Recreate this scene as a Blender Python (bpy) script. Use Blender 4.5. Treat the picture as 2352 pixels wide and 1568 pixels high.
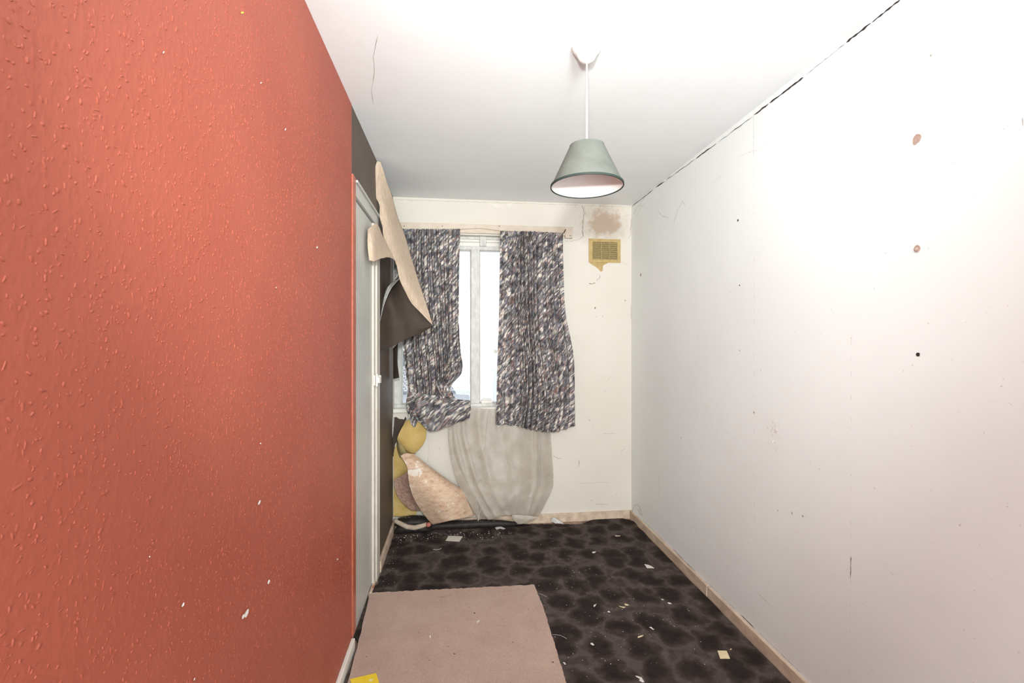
import bpy, bmesh, math, random
import numpy as np
from mathutils import Vector, noise
random.seed(7); rng = np.random.default_rng(7)
for o in list(bpy.data.objects): bpy.data.objects.remove(o)
S = bpy.context.scene; COL = S.collection

# ---------------------------------------------------------------- camera
H = 1.357; F = 1045.0; YAW = math.radians(6.77); CS, SN = math.cos(YAW), math.sin(YAW)
cd = bpy.data.cameras.new('camera'); cam = bpy.data.objects.new('camera', cd); COL.objects.link(cam)
cd.sensor_width = 36; cd.lens = 36*F/2352; cd.clip_start = .01; cd.clip_end = 300
cam.location = (0, 0, H); cam.rotation_euler = (math.pi/2, 0, -YAW); S.camera = cam
# ---------------------------------------------------------------- world + lights + exposure
w = bpy.data.worlds.new('world'); S.world = w; w.use_nodes = True
bg = w.node_tree.nodes['Background']; bg.inputs[0].default_value = (.93, .965, 1, 1); bg.inputs[1].default_value = 1.75
S.view_settings.view_transform = 'Standard'; S.view_settings.look = 'None'
S.view_settings.exposure = -0.1; S.view_settings.gamma = 1; S.view_settings.use_curve_mapping = False
def light(name, kind, loc, target, energy, color=(1, 1, 1), **k):
    l = bpy.data.lights.new(name, kind); l.energy = energy; l.color = color
    for a, b in k.items(): setattr(l, a, b)
    o = bpy.data.objects.new(name, l); COL.objects.link(o); o.location = loc
    o.rotation_euler = (Vector(target)-Vector(loc)).to_track_quat('-Z', 'Y').to_euler()
    return o
light('camera_flash', 'SPOT', (-.02, -.04, 1.66), (.62, 3.3, 1.75), 190, (.95, 1, .985), spot_size=math.radians(100), spot_blend=1.0, shadow_soft_size=.05)
light('rear_fill', 'AREA', (.43, -2.3, 1.25), (.50, 3.3, 1.05), 112, (.93, 1, 1), shape='RECTANGLE', size=1.7, size_y=2.2)  # added area fill behind the camera, lifts the far end evenly
light('ceiling_bounce', 'SPOT', (.38, -.05, 1.86), (.42, .50, 2.4), 150, (.93, 1, 1), spot_size=math.radians(128), spot_blend=1.0, shadow_soft_size=.15)

light('sun', 'SUN', (0, -8, 12), (2.5, 0, 5.5), 0.9, (1, .98, .94), angle=.05)
# ---------------------------------------------------------------- node helper
class G:
    def __init__(s, name):
        s.m = bpy.data.materials.new(name); s.m.use_nodes = True; s.t = s.m.node_tree; s.n = s.t.nodes
        s.b = s.n['Principled BSDF']; s.out = s.n['Material Output']
    def node(s, typ, ins=None, **k):
        n = s.n.new(typ)
        for a, b in k.items(): setattr(n, a, b)
        for a, b in (ins or {}).items(): s.set(n.inputs[a], b)
        return n
    def set(s, sock, v):
        if isinstance(v, bpy.types.NodeSocket): s.t.links.new(v, sock)
        else: sock.default_value = v
    def p(s, **k):
        for a, b in k.items(): s.set(s.b.inputs[a.replace('_', ' ')], b)
    def coord(s, which='Object', scale=(1, 1, 1), rot=(0, 0, 0)):
        c = s.node('ShaderNodeTexCoord'); m = s.node('ShaderNodeMapping', {0: c.outputs[which]})
        m.inputs['Rotation'].default_value = rot; m.inputs['Scale'].default_value = scale
        return m.outputs[0]
    def noise(s, vec, scale, detail=3, rough=.5, dist=0):
        return s.node('ShaderNodeTexNoise', {'Vector': vec, 'Scale': scale, 'Detail': detail, 'Roughness': rough, 'Distortion': dist}).outputs[0]
    def ramp(s, fac, stops, interp='LINEAR'):
        r = s.node('ShaderNodeValToRGB', {0: fac}); cr = r.color_ramp; cr.interpolation = interp
        while len(cr.elements) < len(stops): cr.elements.new(.5)
        for e, (p, c) in zip(cr.elements, stops):
            e.position = p; e.color = (c, c, c, 1) if isinstance(c, (int, float)) else (*c, 1)
        return r.outputs[0]
    def mix(s, f, a, b, mode='MIX'):
        n = s.node('ShaderNodeMix', data_type='RGBA', blend_type=mode)
        for i, v in ((0, f), (6, a), (7, b)):
            s.set(n.inputs[i], (*v, 1) if isinstance(v, tuple) and len(v) == 3 else v)
        return n.outputs[2]
    def math(s, op, a, b=0.):
        return s.node('ShaderNodeMath', {0: a, 1: b}, operation=op).outputs[0]
    def bump(s, h, strength=.3, dist=.002, nrm=None):
        n = s.node('ShaderNodeBump', {'Height': h, 'Strength': strength, 'Distance': dist})
        if nrm is not None: s.t.links.new(nrm, n.inputs['Normal'])
        s.t.links.new(n.outputs[0], s.b.inputs['Normal']); return n.outputs[0]
def srgb(r, g, b):
    f = lambda c: (c/255/12.92) if c/255 <= .04045 else ((c/255+.055)/1.055)**2.4
    return (f(r), f(g), f(b))
def simple(name, c1, c2=None, scale=8, rough=.8, bump=.15, bscale=60, bd=.001, spec=.3, stretch=(1, 1, 1), lo=.35, hi=.65):
    g = G(name); v = g.coord(scale=stretch)
    col = g.ramp(g.noise(v, scale, 5, .6), [(lo, c1), (hi, c2 or c1)])
    g.p(Base_Color=col, Roughness=rough); g.b.inputs['Specular IOR Level'].default_value = spec
    if bump: g.bump(g.noise(v, bscale, 3), bump, bd)
    return g.m
M = {}
# red woodchip paint
g = G('red_woodchip_paint'); v = g.coord()
c = g.ramp(g.noise(v, 3, 4), [(.35, (.35, .078, .047)), (.65, (.375, .088, .053))])
g.p(Base_Color=c, Roughness=.5); g.b.inputs['Specular IOR Level'].default_value = .35
n1 = g.noise(g.coord(scale=(1, 1.2, .8)), 75, 2, .5)
g.bump(g.ramp(n1, [(.45, 0.), (.75, 1.)]), .3, .0015, g.bump(g.noise(v, 420, 2), .22, .0005)); M['red'] = g.m
M['red_trim'] = simple('red_gloss_trim', (.46, .135, .085), (.40, .105, .06), 30, .35, .2, 90)
def plaster(name, a, b, dirt, dl=.70):
    g = G(name); v = g.coord()
    base = g.ramp(g.noise(v, 1.6, 5, .6), [(.3, a), (.7, b)])
    d = g.ramp(g.noise(v, 9, 8, .75), [(dl, 0.), (dl+.12, 1.)])
    base = g.mix(g.math('MULTIPLY', d, .35), base, dirt)
    sp = g.ramp(g.noise(v, 95, 2, .5), [(.74, 0.), (.78, 1.)])
    base = g.mix(g.math('MULTIPLY', sp, .5), base, dirt)
    if name == 'cream_painted_plaster':     # damp stain under the ceiling above the vent
        mp = g.node('ShaderNodeMapping', {0: v}); mp.inputs['Location'].default_value = (-1.10*1.0, 0, -2.265*1.15); mp.inputs['Scale'].default_value = (1., 0, 1.15)
        ln_ = g.node('ShaderNodeVectorMath', {0: mp.outputs[0]}, operation='LENGTH').outputs[1]
        f = g.math('ADD', g.math('MULTIPLY', ln_, -4.2), g.math('MULTIPLY', g.noise(v, 11, 6, .65), 1.1))
        base = g.mix(g.ramp(f, [(.0, 0.), (.22, .8)]), base, (.47, .345, .25))
        f = g.math('ADD', g.math('MULTIPLY', ln_, -2.0), g.math('MULTIPLY', g.noise(v, 22, 6, .7), 1.2))
        base = g.mix(g.ramp(f, [(.15, 0.), (.5, .4)]), base, (.52, .40, .30))
    g.p(Base_Color=base, Roughness=.75); g.b.inputs['Specular IOR Level'].default_value = .25
    g.bump(g.noise(v, 130, 3, .6), .12, .001, g.bump(g.noise(v, 5, 5, .6), .25, .006)); return g.m
M['wall_white'] = plaster('painted_lining_paper', (.82, .845, .835), (.86, .885, .875), (.42, .36, .30))
M['wall_back'] = plaster('cream_painted_plaster', (.665, .615, .545), (.705, .66, .595), (.38, .27, .17), .66)
M['ceiling'] = plaster('white_ceiling_paint', (.82, .83, .825), (.86, .87, .87), (.6, .58, .56), .74)
M['brown_wall'] = simple('brown_backing_board', (.095, .07, .053), (.12, .09, .07), 5, .55, .15, 120)
M['door'] = simple('grey_white_door_paint', (.50, .49, .46), (.56, .545, .51), 4, .4, .08, 40)
M['frame'] = simple('cream_gloss_paint', (.74, .70, .63), (.82, .79, .73), 12, .4, .15, 60)
M['window_paint'] = simple('weathered_window_paint', (.55, .54, .51), (.68, .67, .64), 35, .55, .35, 90, stretch=(1, 1, .5))
M['post'] = simple('warm_cream_gloss', (.60, .545, .475), (.68, .625, .555), 12, .45, .15, 60)
M['batten'] = simple('peach_tinted_batten_paint', (.60, .50, .40), (.68, .58, .48), 14, .6, .2, 60)
M['base'] = simple('aged_cream_skirting', (.50, .38, .28), (.70, .57, .44), 22, .6, .3, 70, stretch=(1, .5, 1))
M['crack'] = simple('dark_crack', (.035, .025, .02), None, bump=0)
M['scuff'] = simple('brown_scuff', (.15, .105, .07), (.24, .18, .13), 60, bump=0)
M['crack_pale'] = simple('faint_seam', (.34, .29, .25), (.5, .45, .40), 60, bump=0)
M['flake'] = simple('bare_white_plaster', (.86, .82, .76), (.75, .70, .64), 60, .8, .3)
M['hole_pink'] = simple('pink_filler', (.38, .24, .20), (.5, .36, .30), 120, .9, .3)
M['yellow_paint'] = simple('old_yellow_paint', (.42, .30, .12), (.50, .37, .16), 30, .6, .2)
M['yellow_speck'] = simple('yellow_speck', (.75, .6, .08), None, bump=0)
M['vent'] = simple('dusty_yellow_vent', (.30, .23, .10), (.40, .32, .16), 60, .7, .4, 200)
M['vent_dark'] = simple('vent_dust', (.13, .09, .035), (.30, .22, .10), 90, .9, .5, 200)
M['stain'] = simple('brown_damp_stain', (.50, .41, .34), (.60, .51, .43), 12, .85, .2)
M['stain2'] = simple('pale_grey_stain', (.68, .62, .58), (.76, .71, .67), 30, .85, .2)
# dark carpet
g = G('dark_patterned_carpet'); v = g.coord()
dis = g.node('ShaderNodeTexNoise', {'Vector': v, 'Scale': 12., 'Detail': 4.}).outputs[1]
vm = g.node('ShaderNodeVectorMath', {0: dis, 1: (.5, .5, .5)}, operation='SUBTRACT').outputs[0]
vm = g.node('ShaderNodeVectorMath', {0: vm, 'Scale': .16}, operation='SCALE').outputs[0]
vv = g.node('ShaderNodeVectorMath', {0: v, 1: vm}, operation='ADD').outputs[0]
flat = g.node('ShaderNodeMapping', {0: vv}); flat.inputs['Scale'].default_value = (1, .88, 0)
vo = g.node('ShaderNodeTexVoronoi', {'Vector': flat.outputs[0], 'Scale': 6.6, 'Randomness': .62}, feature='F1', voronoi_dimensions='2D')
c = g.ramp(vo.outputs['Distance'], [(.10, (.040, .029, .027)), (.26, (.045, .034, .031)), (.44, (.086, .064, .055)), (.56, (.140, .109, .098)), (.72, (.09, .068, .060))])
c = g.mix(.5, c, g.ramp(g.noise(v, 500, 2, .7), [(.3, .15), (.7, 1.25)]), 'MULTIPLY')
c = g.mix(.6, c, g.ramp(g.noise(v, 22, 7, .8), [(.3, .35), (.7, 1.35)]), 'MULTIPLY')
g.p(Base_Color=c, Roughness=.95); g.b.inputs['Specular IOR Level'].default_value = .1
g.bump(g.noise(v, 330, 3, .7), .8, .004); M['carpet'] = g.m
g = G('beige_carpet'); v = g.coord()
c = g.ramp(g.noise(v, 6, 5, .7), [(.3, (.50, .355, .29)), (.7, (.59, .43, .36))])
c = g.mix(.45, c, g.ramp(g.noise(v, 380, 2, .7), [(.3, .45), (.7, 1.2)]), 'MULTIPLY')
sp = g.ramp(g.noise(v, 42, 2, .5), [(.745, 0.), (.765, 1.)])
c = g.mix(sp, c, (.06, .04, .03))
dirt = g.ramp(g.noise(g.coord(scale=(1, 3.5, 1)), 5, 6, .7), [(.62, 0.), (.78, .5)])
c = g.mix(dirt, c, (.12, .085, .07))
g.p(Base_Color=c, Roughness=.95); g.b.inputs['Specular IOR Level'].default_value = .1
g.bump(g.noise(v, 300, 3, .7), .8, .003); M['beige'] = g.m
M['boards'] = simple('bare_floorboards', (.20, .13, .10), (.42, .30, .24), 25, .85, .4, 80, stretch=(1, .2, 1))
# curtain fabric on uv in metres
g = G('brushstroke_curtain_fabric')
def streak(sx, sy, rot):
    return g.coord('UV', (sx, sy, 1), (0, 0, rot))
R = math.radians(-44)
a = streak(1, 1, R)
wob = g.node('ShaderNodeTexNoise', {'Vector': a, 'Scale': 24., 'Detail': 2.}).outputs[1]
wob = g.node('ShaderNodeVectorMath', {0: wob, 'Scale': .008}, operation='SCALE').outputs[0]
a2 = g.node('ShaderNodeVectorMath', {0: a, 1: wob}, operation='ADD').outputs[0]
mp = g.node('ShaderNodeMapping', {0: a2}); mp.inputs['Scale'].default_value = (24, 98, 1)
vo = g.node('ShaderNodeTexVoronoi', {'Vector': mp.outputs[0], 'Scale': 1., 'Randomness': 1.}, voronoi_dimensions='2D')
sep = g.node('ShaderNodeSeparateColor', {0: vo.outputs['Color']})
nav, blk, cre, pin, sgr, rus = (.016, .024, .055), (.011, .012, .018), (.78, .70, .61), (.36, .24, .21), (.19, .23, .245), (.17, .048, .036)
c = g.ramp(sep.outputs[0], [(0, nav), (.19, cre), (.32, sgr), (.43, blk), (.56, pin), (.64, nav), (.76, rus), (.81, (.10, .11, .16)), (.88, cre)], 'CONSTANT')
mp2 = g.node('ShaderNodeMapping', {0: a2}); mp2.inputs['Scale'].default_value = (28, 300, 1)
fs = g.noise(mp2.outputs[0], 1., 3, .6)
c2 = g.ramp(fs, [(.30, (.03, .035, .06)), (.45, (.16, .15, .17)), (.55, (.36, .31, .28)), (.66, (.85, .78, .70))])
c = g.mix(.48, c, c2)
c = g.mix(.75, c, g.ramp(g.noise(a2, 19, 3, .6), [(.38, .34), (.60, 1.5)]), 'MULTIPLY')
g.p(Base_Color=c, Roughness=.85); g.b.inputs['Specular IOR Level'].default_value = .2
g.bump(g.noise(g.coord('UV'), 900, 2), .2, .0006); M['curtain'] = g.m
# paper sheets
M['paper_back'] = simple('peach_paper_backing', (.47, .355, .26), (.57, .45, .345), 95, .9, .4, 150, .001, stretch=(1, 1, .25))
g = G('stained_pink_paper_backing'); v = g.coord()
c = g.ramp(g.noise(g.coord(scale=(1, 1, 2.2), rot=(0, .5, 0)), 16, 7, .7), [(.3, (.46, .28, .19)), (.5, (.66, .46, .32)), (.72, (.74, .60, .47))])
c = g.mix(g.ramp(g.noise(v, 120, 3, .7), [(.55, 0.), (.75, .55)]), c, (.26, .15, .10))
dd = g.node('ShaderNodeVectorMath', {0: v, 1: (-.300, 3.16, .478)}, operation='DISTANCE').outputs[1]
near = g.ramp(g.math('MULTIPLY', dd, 4.), [(.02, .22), (.32, 0.)])
wn = g.ramp(g.math('ADD', g.noise(v, 17, 6, .65), near), [(.62, 0.), (.66, 1.)])
c = g.mix(g.math('MULTIPLY', wn, .8), c, (.80, .74, .67))
g.p(Base_Color=c, Roughness=.85); g.bump(g.noise(v, 90, 4, .7), .5, .0015, g.bump(g.noise(v, 9, 3), .3, .006)); M['paper_pink'] = g.m
M['paper_dark'] = simple('pinkish_brown_paper', (.30, .175, .13), (.47, .31, .24), 60, .85, .4, 70)
M['paper_brown'] = simple('brown_wallpaper_face', (.056, .039, .030), (.070, .050, .039), 8, .75, .12, 120)
M['paper_white'] = simple('torn_paper_edge', (.62, .60, .56), (.35, .34, .32), 60, .9, .3)
M['foam_yellow'] = simple('yellow_wallpaper', (.52, .355, .11), (.60, .43, .17), 14, .8, .25, 60)
M['lump_dark'] = simple('black_carpet_roll', (.012, .01, .009), (.03, .024, .02), 30, .55, .3, 200)
M['backing'] = simple('cream_carpet_backing', (.40, .31, .24), (.55, .45, .36), 20, .8, .3, 120)
M['red_tip'] = simple('faded_red_plastic', (.45, .14, .11), (.38, .12, .1), 20, .5, .1)
M['white_plastic'] = simple('white_plastic', (.86, .85, .82), None, 8, .35, .02)
M['shade_out'] = simple('sage_green_shade_fabric', (.115, .122, .105), (.145, .152, .133), 14, .9, .3, 260, .0006)
M['shade_in'] = simple('white_shade_lining', (.78, .72, .70), (.82, .76, .73), 10, .6, .05)
M['shade_rim'] = simple('dark_green_rim', (.022, .034, .029), (.03, .045, .038), 20, .7, .1)
M['card_white'] = simple('off_white_card', (.66, .62, .54), None, 10, .7, .05)
M['card_cream'] = simple('cream_card', (.74, .60, .38), (.80, .68, .46), 30, .7, .05)
M['note'] = simple('yellow_note_paper', (.85, .62, .035), (.88, .67, .05), 8, .7, .05)
M['note_mark'] = simple('pale_note_mark', (.80, .72, .35), None, bump=0)
M['scrap'] = simple('white_paper_scrap', (.78, .74, .70), (.66, .62, .58), 60, .8, .1)
M['scrap_grey'] = simple('grey_white_scrap', (.55, .54, .53), (.65, .64, .62), 60, .6, .1)
M['wire'] = simple('thin_dark_wire', (.12, .08, .06), None, bump=0)
g = G('window_glass')
tr = g.node('ShaderNodeBsdfTransparent'); tr.inputs[0].default_value = (.95, .97, .97, 1)
gl = g.node('ShaderNodeBsdfGlossy', {'Roughness': .05}); df = g.node('ShaderNodeBsdfTranslucent'); df.inputs[0].default_value = (.9, .93, 1, 1)
f1 = g.node('ShaderNodeMixShader', {0: g.ramp(g.noise(g.coord(), 7, 5), [(.35, .06), (.7, .20)]), 1: tr.outputs[0], 2: df.outputs[0]})
f2 = g.node('ShaderNodeMixShader', {0: .05, 1: f1.outputs[0], 2: gl.outputs[0]})
g.t.links.new(f2.outputs[0], g.out.inputs[0]); M['glass'] = g.m
g = G('dusty_clear_plastic_sheet'); v = g.coord()
df = g.node('ShaderNodeBsdfPrincipled', {'Roughness': .35})
pc = g.ramp(g.noise(v, 12, 6, .65), [(.3, (.56, .495, .42)), (.7, (.70, .635, .555))])
pc = g.mix(g.ramp(g.noise(v, 70, 3, .7), [(.66, 0.), (.74, .6)]), pc, (.28, .2, .13))
g.t.links.new(pc, df.inputs['Base Color'])
nz = g.noise(g.coord(scale=(1.5, 1, .7), rot=(0, .3, 0)), 4.5, 2.5, .5, .8); rg = g.ramp(g.node('ShaderNodeMath', {0: g.math('SUBTRACT', nz, .5)}, operation='ABSOLUTE').outputs[0], [(0, 1.), (.035, 0.)])
bn = g.node('ShaderNodeBump', {'Height': g.math('ADD', g.math('MULTIPLY', rg, .12), nz), 'Strength': .35, 'Distance': .02}); g.t.links.new(bn.outputs[0], df.inputs['Normal'])
tr = g.node('ShaderNodeBsdfTransparent'); tr.inputs[0].default_value = (.88, .86, .83, 1)
mx = g.node('ShaderNodeMixShader', {0: g.ramp(g.noise(v, 5, 3), [(.3, .40), (.7, .60)]), 1: tr.outputs[0], 2: df.outputs[0]})
g.t.links.new(mx.outputs[0], g.out.inputs[0]); M['plastic'] = g.m
g = G('house_roof_tiles')
br = g.node('ShaderNodeTexBrick', {'Vector': g.coord('UV'), 'Scale': 1., 'Mortar Size': .028, 'Brick Width': .17, 'Row Height': .17})
br.inputs['Color1'].default_value = (.62, .60, .58, 1); br.inputs['Color2'].default_value = (.52, .50, .49, 1); br.inputs['Mortar'].default_value = (.12, .12, .13, 1)
g.p(Base_Color=br.outputs[0], Roughness=.9); M['tiles'] = g.m
M['render_wall'] = simple('pale_rendered_wall', (.60, .62, .66), (.64, .66, .70), 2, .9, .1)
M['gutter'] = simple('dark_gutter', (.06, .07, .08), None, bump=0)
M['leaf'] = simple('tree_leaves', (.04, .09, .05), (.10, .17, .09), 3, .8, .3)
M['bark'] = simple('tree_bark', (.08, .06, .04), None, bump=.2)
M['grass'] = simple('grass', (.07, .11, .05), (.1, .14, .07), 1, .9, .2)

# ---------------------------------------------------------------- geometry helpers
def ray(px): u = (px-1176)/F; return Vector((u*CS+SN, CS-u*SN, 0))
def W(px, py, t): r = ray(px)*t; r.z = H-(py-784)/F*t; return r           # point at depth t
def onY(px, py, Y): return W(px, py, Y/ray(px).y)
def onX(px, py, X): return W(px, py, X/ray(px).x)
def onZ(px, py, z): return W(px, py, (H-z)*F/(py-784))
XL, XR, YB, ZC, YR = -.465, 1.322, 3.36, 2.40, -2.4

def tag(o, label=None, cat=None, group=None, kind=None):
    for k, v in (('label', label), ('category', cat), ('group', group), ('kind', kind)):
        if v: o[k] = v
    return o
def mesh(name, verts, faces, mats, parent=None, smooth=False, uvs=None, midx=None, solid=0, offset=0):
    me = bpy.data.meshes.new(name); me.from_pydata([tuple(v) for v in verts], [], faces)
    for m in (mats if isinstance(mats, (list, tuple)) else [mats]): me.materials.append(m)
    if midx is not None: me.polygons.foreach_set('material_index', midx)
    if smooth: me.polygons.foreach_set('use_smooth', [True]*len(me.polygons))
    if uvs is not None:
        l = me.uv_layers.new(name='UVMap')
        for p in me.polygons:
            for li in p.loop_indices: l.data[li].uv = uvs[me.loops[li].vertex_index]
    me.update(); o = bpy.data.objects.new(name, me); COL.objects.link(o)
    if parent: o.parent = parent
    if solid:
        s = o.modifiers.new('thickness', 'SOLIDIFY'); s.thickness = solid; s.offset = offset
    return o
def empty(name, loc=(0, 0, 0)):
    o = bpy.data.objects.new(name, None); COL.objects.link(o); o.location = loc; o.empty_display_size = .05; return o
def place(o, root):                       # parent keeping world coordinates
    o.parent = root; o.location = -root.location; return o
class MB:
    def __init__(s): s.v = []; s.f = []; s.m = []
    def add(s, vs, fs, mi=0):
        b = len(s.v); s.v += [tuple(v) for v in vs]; s.f += [tuple(b+i for i in f) for f in fs]; s.m += [mi]*len(fs); return s
    def box(s, a, b, mi=0):
        x0, y0, z0 = a; x1, y1, z1 = b
        vs = [(x0, y0, z0), (x1, y0, z0), (x1, y1, z0), (x0, y1, z0), (x0, y0, z1), (x1, y0, z1), (x1, y1, z1), (x0, y1, z1)]
        return s.add(vs, [(0, 3, 2, 1), (4, 5, 6, 7), (0, 1, 5, 4), (1, 2, 6, 5), (2, 3, 7, 6), (3, 0, 4, 7)], mi)
    def tube(s, pts, r, n=10, mi=0, cap=True):
        pts = [Vector(p) for p in pts]; rs = r if isinstance(r, (list, tuple)) else [r]*len(pts)
        vs = []; fs = []; prev = None
        for i, p in enumerate(pts):
            d = (pts[min(i+1, len(pts)-1)]-pts[max(i-1, 0)]).normalized()
            a = d.cross(Vector((0, 0, 1))) if abs(d.z) < .95 else d.cross(Vector((0, 1, 0)))
            a.normalize()
            if prev is not None and a.dot(prev) < 0: a = -a
            prev = a; b = d.cross(a)
            for k in range(n):
                t = 2*math.pi*k/n; vs.append(p+(a*math.cos(t)+b*math.sin(t))*rs[i])
            if i:
                for k in range(n): fs.append(((i-1)*n+k, (i-1)*n+(k+1) % n, i*n+(k+1) % n, i*n+k))
        if cap: fs += [tuple(range(n))[::-1], tuple(range((len(pts)-1)*n, len(pts)*n))]
        return s.add(vs, fs, mi)
    def lathe(s, prof, c, n=64, mi=0):
        vs = []; fs = []
        for i, (r, z) in enumerate(prof):
            for k in range(n):
                t = 2*math.pi*k/n; vs.append((c[0]+r*math.cos(t), c[1]+r*math.sin(t), c[2]+z))
            if i:
                for k in range(n): fs.append(((i-1)*n+k, (i-1)*n+(k+1) % n, i*n+(k+1) % n, i*n+k))
        return s.add(vs, fs, mi)
    def prism(s, pts, d, mi=0):           # polygon extruded by vector d
        n = len(pts); d = Vector(d); a = [Vector(p) for p in pts]
        return s.add(a+[p+d for p in a], [tuple(range(n)), tuple(range(2*n-1, n-1, -1))]+[(i, (i+1) % n, n+(i+1) % n, n+i) for i in range(n)], mi)
    def build(s, name, mats, parent=None, smooth=False, bevel=0, keep=True):
        o = mesh(name, s.v, s.f, mats, None, smooth, midx=s.m)
        if parent is not None: place(o, parent) if keep else setattr(o, 'parent', parent)
        if bevel:
            b = o.modifiers.new('bevel', 'BEVEL'); b.width = bevel; b.segments = 2; b.limit_method = 'ANGLE'
        return o
def fix_normals(o):
    bm = bmesh.new(); bm.from_mesh(o.data); bmesh.ops.recalc_face_normals(bm, faces=bm.faces); bm.to_mesh(o.data); bm.free(); return o
def cr(P, t):                             # catmull-rom through list P (np arrays), t in 0..1
    n = len(P)-1; x = t*n; i = min(int(x), n-1); f = x-i
    p0, p1, p2, p3 = P[max(i-1, 0)], P[i], P[i+1], P[min(i+2, n)]
    return .5*(2*p1+(p2-p0)*f+(2*p0-5*p1+4*p2-p3)*f*f+(3*p1-p0-3*p2+p3)*f**3)
def sheet(name, rows, mat, parent=None, nu=24, nv=24, thick=.0012, fold=None, ragged=0., seed=0, crumple=0.):
    R_ = [[np.array(p, float) for p in r] for r in rows]
    verts = np.zeros((nv+1, nu+1, 3))
    for j in range(nv+1):
        t = j/nv
        for i in range(nu+1):
            c_ = [cr(r, i/nu) for r in R_]; verts[j, i] = cr(c_, t)
    if ragged:
        for j in range(nv+1):
            for i in range(nu+1):
                ed = min(i, nu-i, j, nv-j)
                if ed == 0:
                    q = noise.noise(Vector((i*.6+seed, j*.6, seed)))*ragged
                    cen = verts[nv//2, nu//2]-verts[j, i]; verts[j, i] += cen/max(np.linalg.norm(cen), 1e-6)*abs(q)
    if crumple:
        for j in range(nv+1):
            for i in range(nu+1):
                v_ = Vector(verts[j, i]); verts[j, i, 1] += noise.noise(v_*9+Vector((seed, 0, 0)))*crumple + noise.noise(v_*25)*crumple*.35
    if fold is not None:
        for j in range(nv+1):
            for i in range(nu+1): verts[j, i] += fold(i/nu, j/nv)
    # uv in metres: accumulated width across, length down
    du = np.zeros((nv+1, nu+1)); du[:, 1:] = np.cumsum(np.linalg.norm(np.diff(verts, axis=1), axis=2), axis=1)
    du -= du[:, nu//2:nu//2+1]
    dv = np.zeros((nv+1, nu+1)); dv[1:] = np.cumsum(np.linalg.norm(np.diff(verts, axis=0), axis=2), axis=0)
    uv = [(du[j, i]+seed, -dv[:, :].mean(axis=1)[j]) for j in range(nv+1) for i in range(nu+1)]
    k = nu+1
    fs = [(j*k+i, j*k+i+1, (j+1)*k+i+1, (j+1)*k+i) for j in range(nv) for i in range(nu)]
    o = mesh(name, verts.reshape(-1, 3), fs, mat, None, True, uv, solid=thick, offset=0)
    if parent is not None: place(o, parent)
    return o
def jag(pts, amp=1.2, step=7, seed=0):    # subdivide a pixel polyline and roughen it
    r = random.Random(seed); out = []
    for (a, b), (c_, d) in zip(pts[:-1], pts[1:]):
        n = max(1, int(math.hypot(c_-a, d-b)/step))
        for i in range(n):
            t = i/n; out.append((a+(c_-a)*t+r.uniform(-amp, amp)*(i > 0), b+(d-b)*t+r.uniform(-amp, amp)*(i > 0)))
    out.append(pts[-1]); return out
def ribbon(mb, pts3, nrm, width, mi, seed=0):   # a thin raised crack line on a wall
    r = random.Random(seed); nrm = Vector(nrm); n = len(pts3); L = []; Rr = []
    for i, p in enumerate(pts3):
        d = (pts3[min(i+1, n-1)]-pts3[max(i-1, 0)]).normalized(); s = d.cross(nrm).normalized()
        wd = width*(.35+.9*r.random())*(.3 if i in (0, n-1) else 1)/2
        L.append(p+s*wd+nrm*.0006); Rr.append(p-s*wd+nrm*.0006)
    mb.add(L+Rr, [(i, i+1, n+i+1, n+i) for i in range(n-1)], mi)
def blob(mb, c, ax, ay, nrm, mi, n=12, seed=0, rough=.35, lift=.0005):
    r = random.Random(seed); ax = Vector(ax); ay = Vector(ay); nrm = Vector(nrm)
    mb.add([Vector(c)+nrm*lift+(ax*math.cos(2*math.pi*k/n)+ay*math.sin(2*math.pi*k/n))*(1-rough*r.random()) for k in range(n)], [tuple(range(n))], mi)

# ================================================================ SETTING
# floor, ceiling
MB().box((XL-.7, YR-.1, -.12), (XR+.1, YB+.1, 0)).build('floor', M['boards'])['kind'] = 'structure'
mb = MB().box((XL-.7, YR-.1, ZC), (XR+.1, YB+.2, ZC+.1))
DN = (0, 0, -1)
def onC(px, py): return W(px, py, (ZC-H)*F/(784-py))
ribbon(mb, [onC(*p) for p in jag([(868, 80), (857, 130), (860, 165), (853, 205), (858, 240)], 1, 12)], DN, .002, 1, 1)
# open joint along the right wall
for k, (a, b, wd) in enumerate([((1452, 472), (1500, 434), .005), ((1506, 429), (1526, 415), .007), ((1530, 412), (1595, 365), .003), ((1598, 363), (1645, 328), .007), ((1650, 325), (1728, 266), .003),
        ((1732, 262), (1765, 237), .006), ((1768, 235), (1845, 176), .008), ((1850, 172), (1942, 98), .002), ((1944, 96), (2000, 52), .008), ((2003, 50), (2070, -4), .006)]):
    ribbon(mb, [onX(x, y+1.5, XR-.0015) for x, y in jag([a, b], .8, 8, k)], (-1, 0, 0), wd, 2, k)
o = mb.build('ceiling', [M['ceiling'], M['crack_pale'], M['crack']]); o['kind'] = 'structure'

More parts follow.
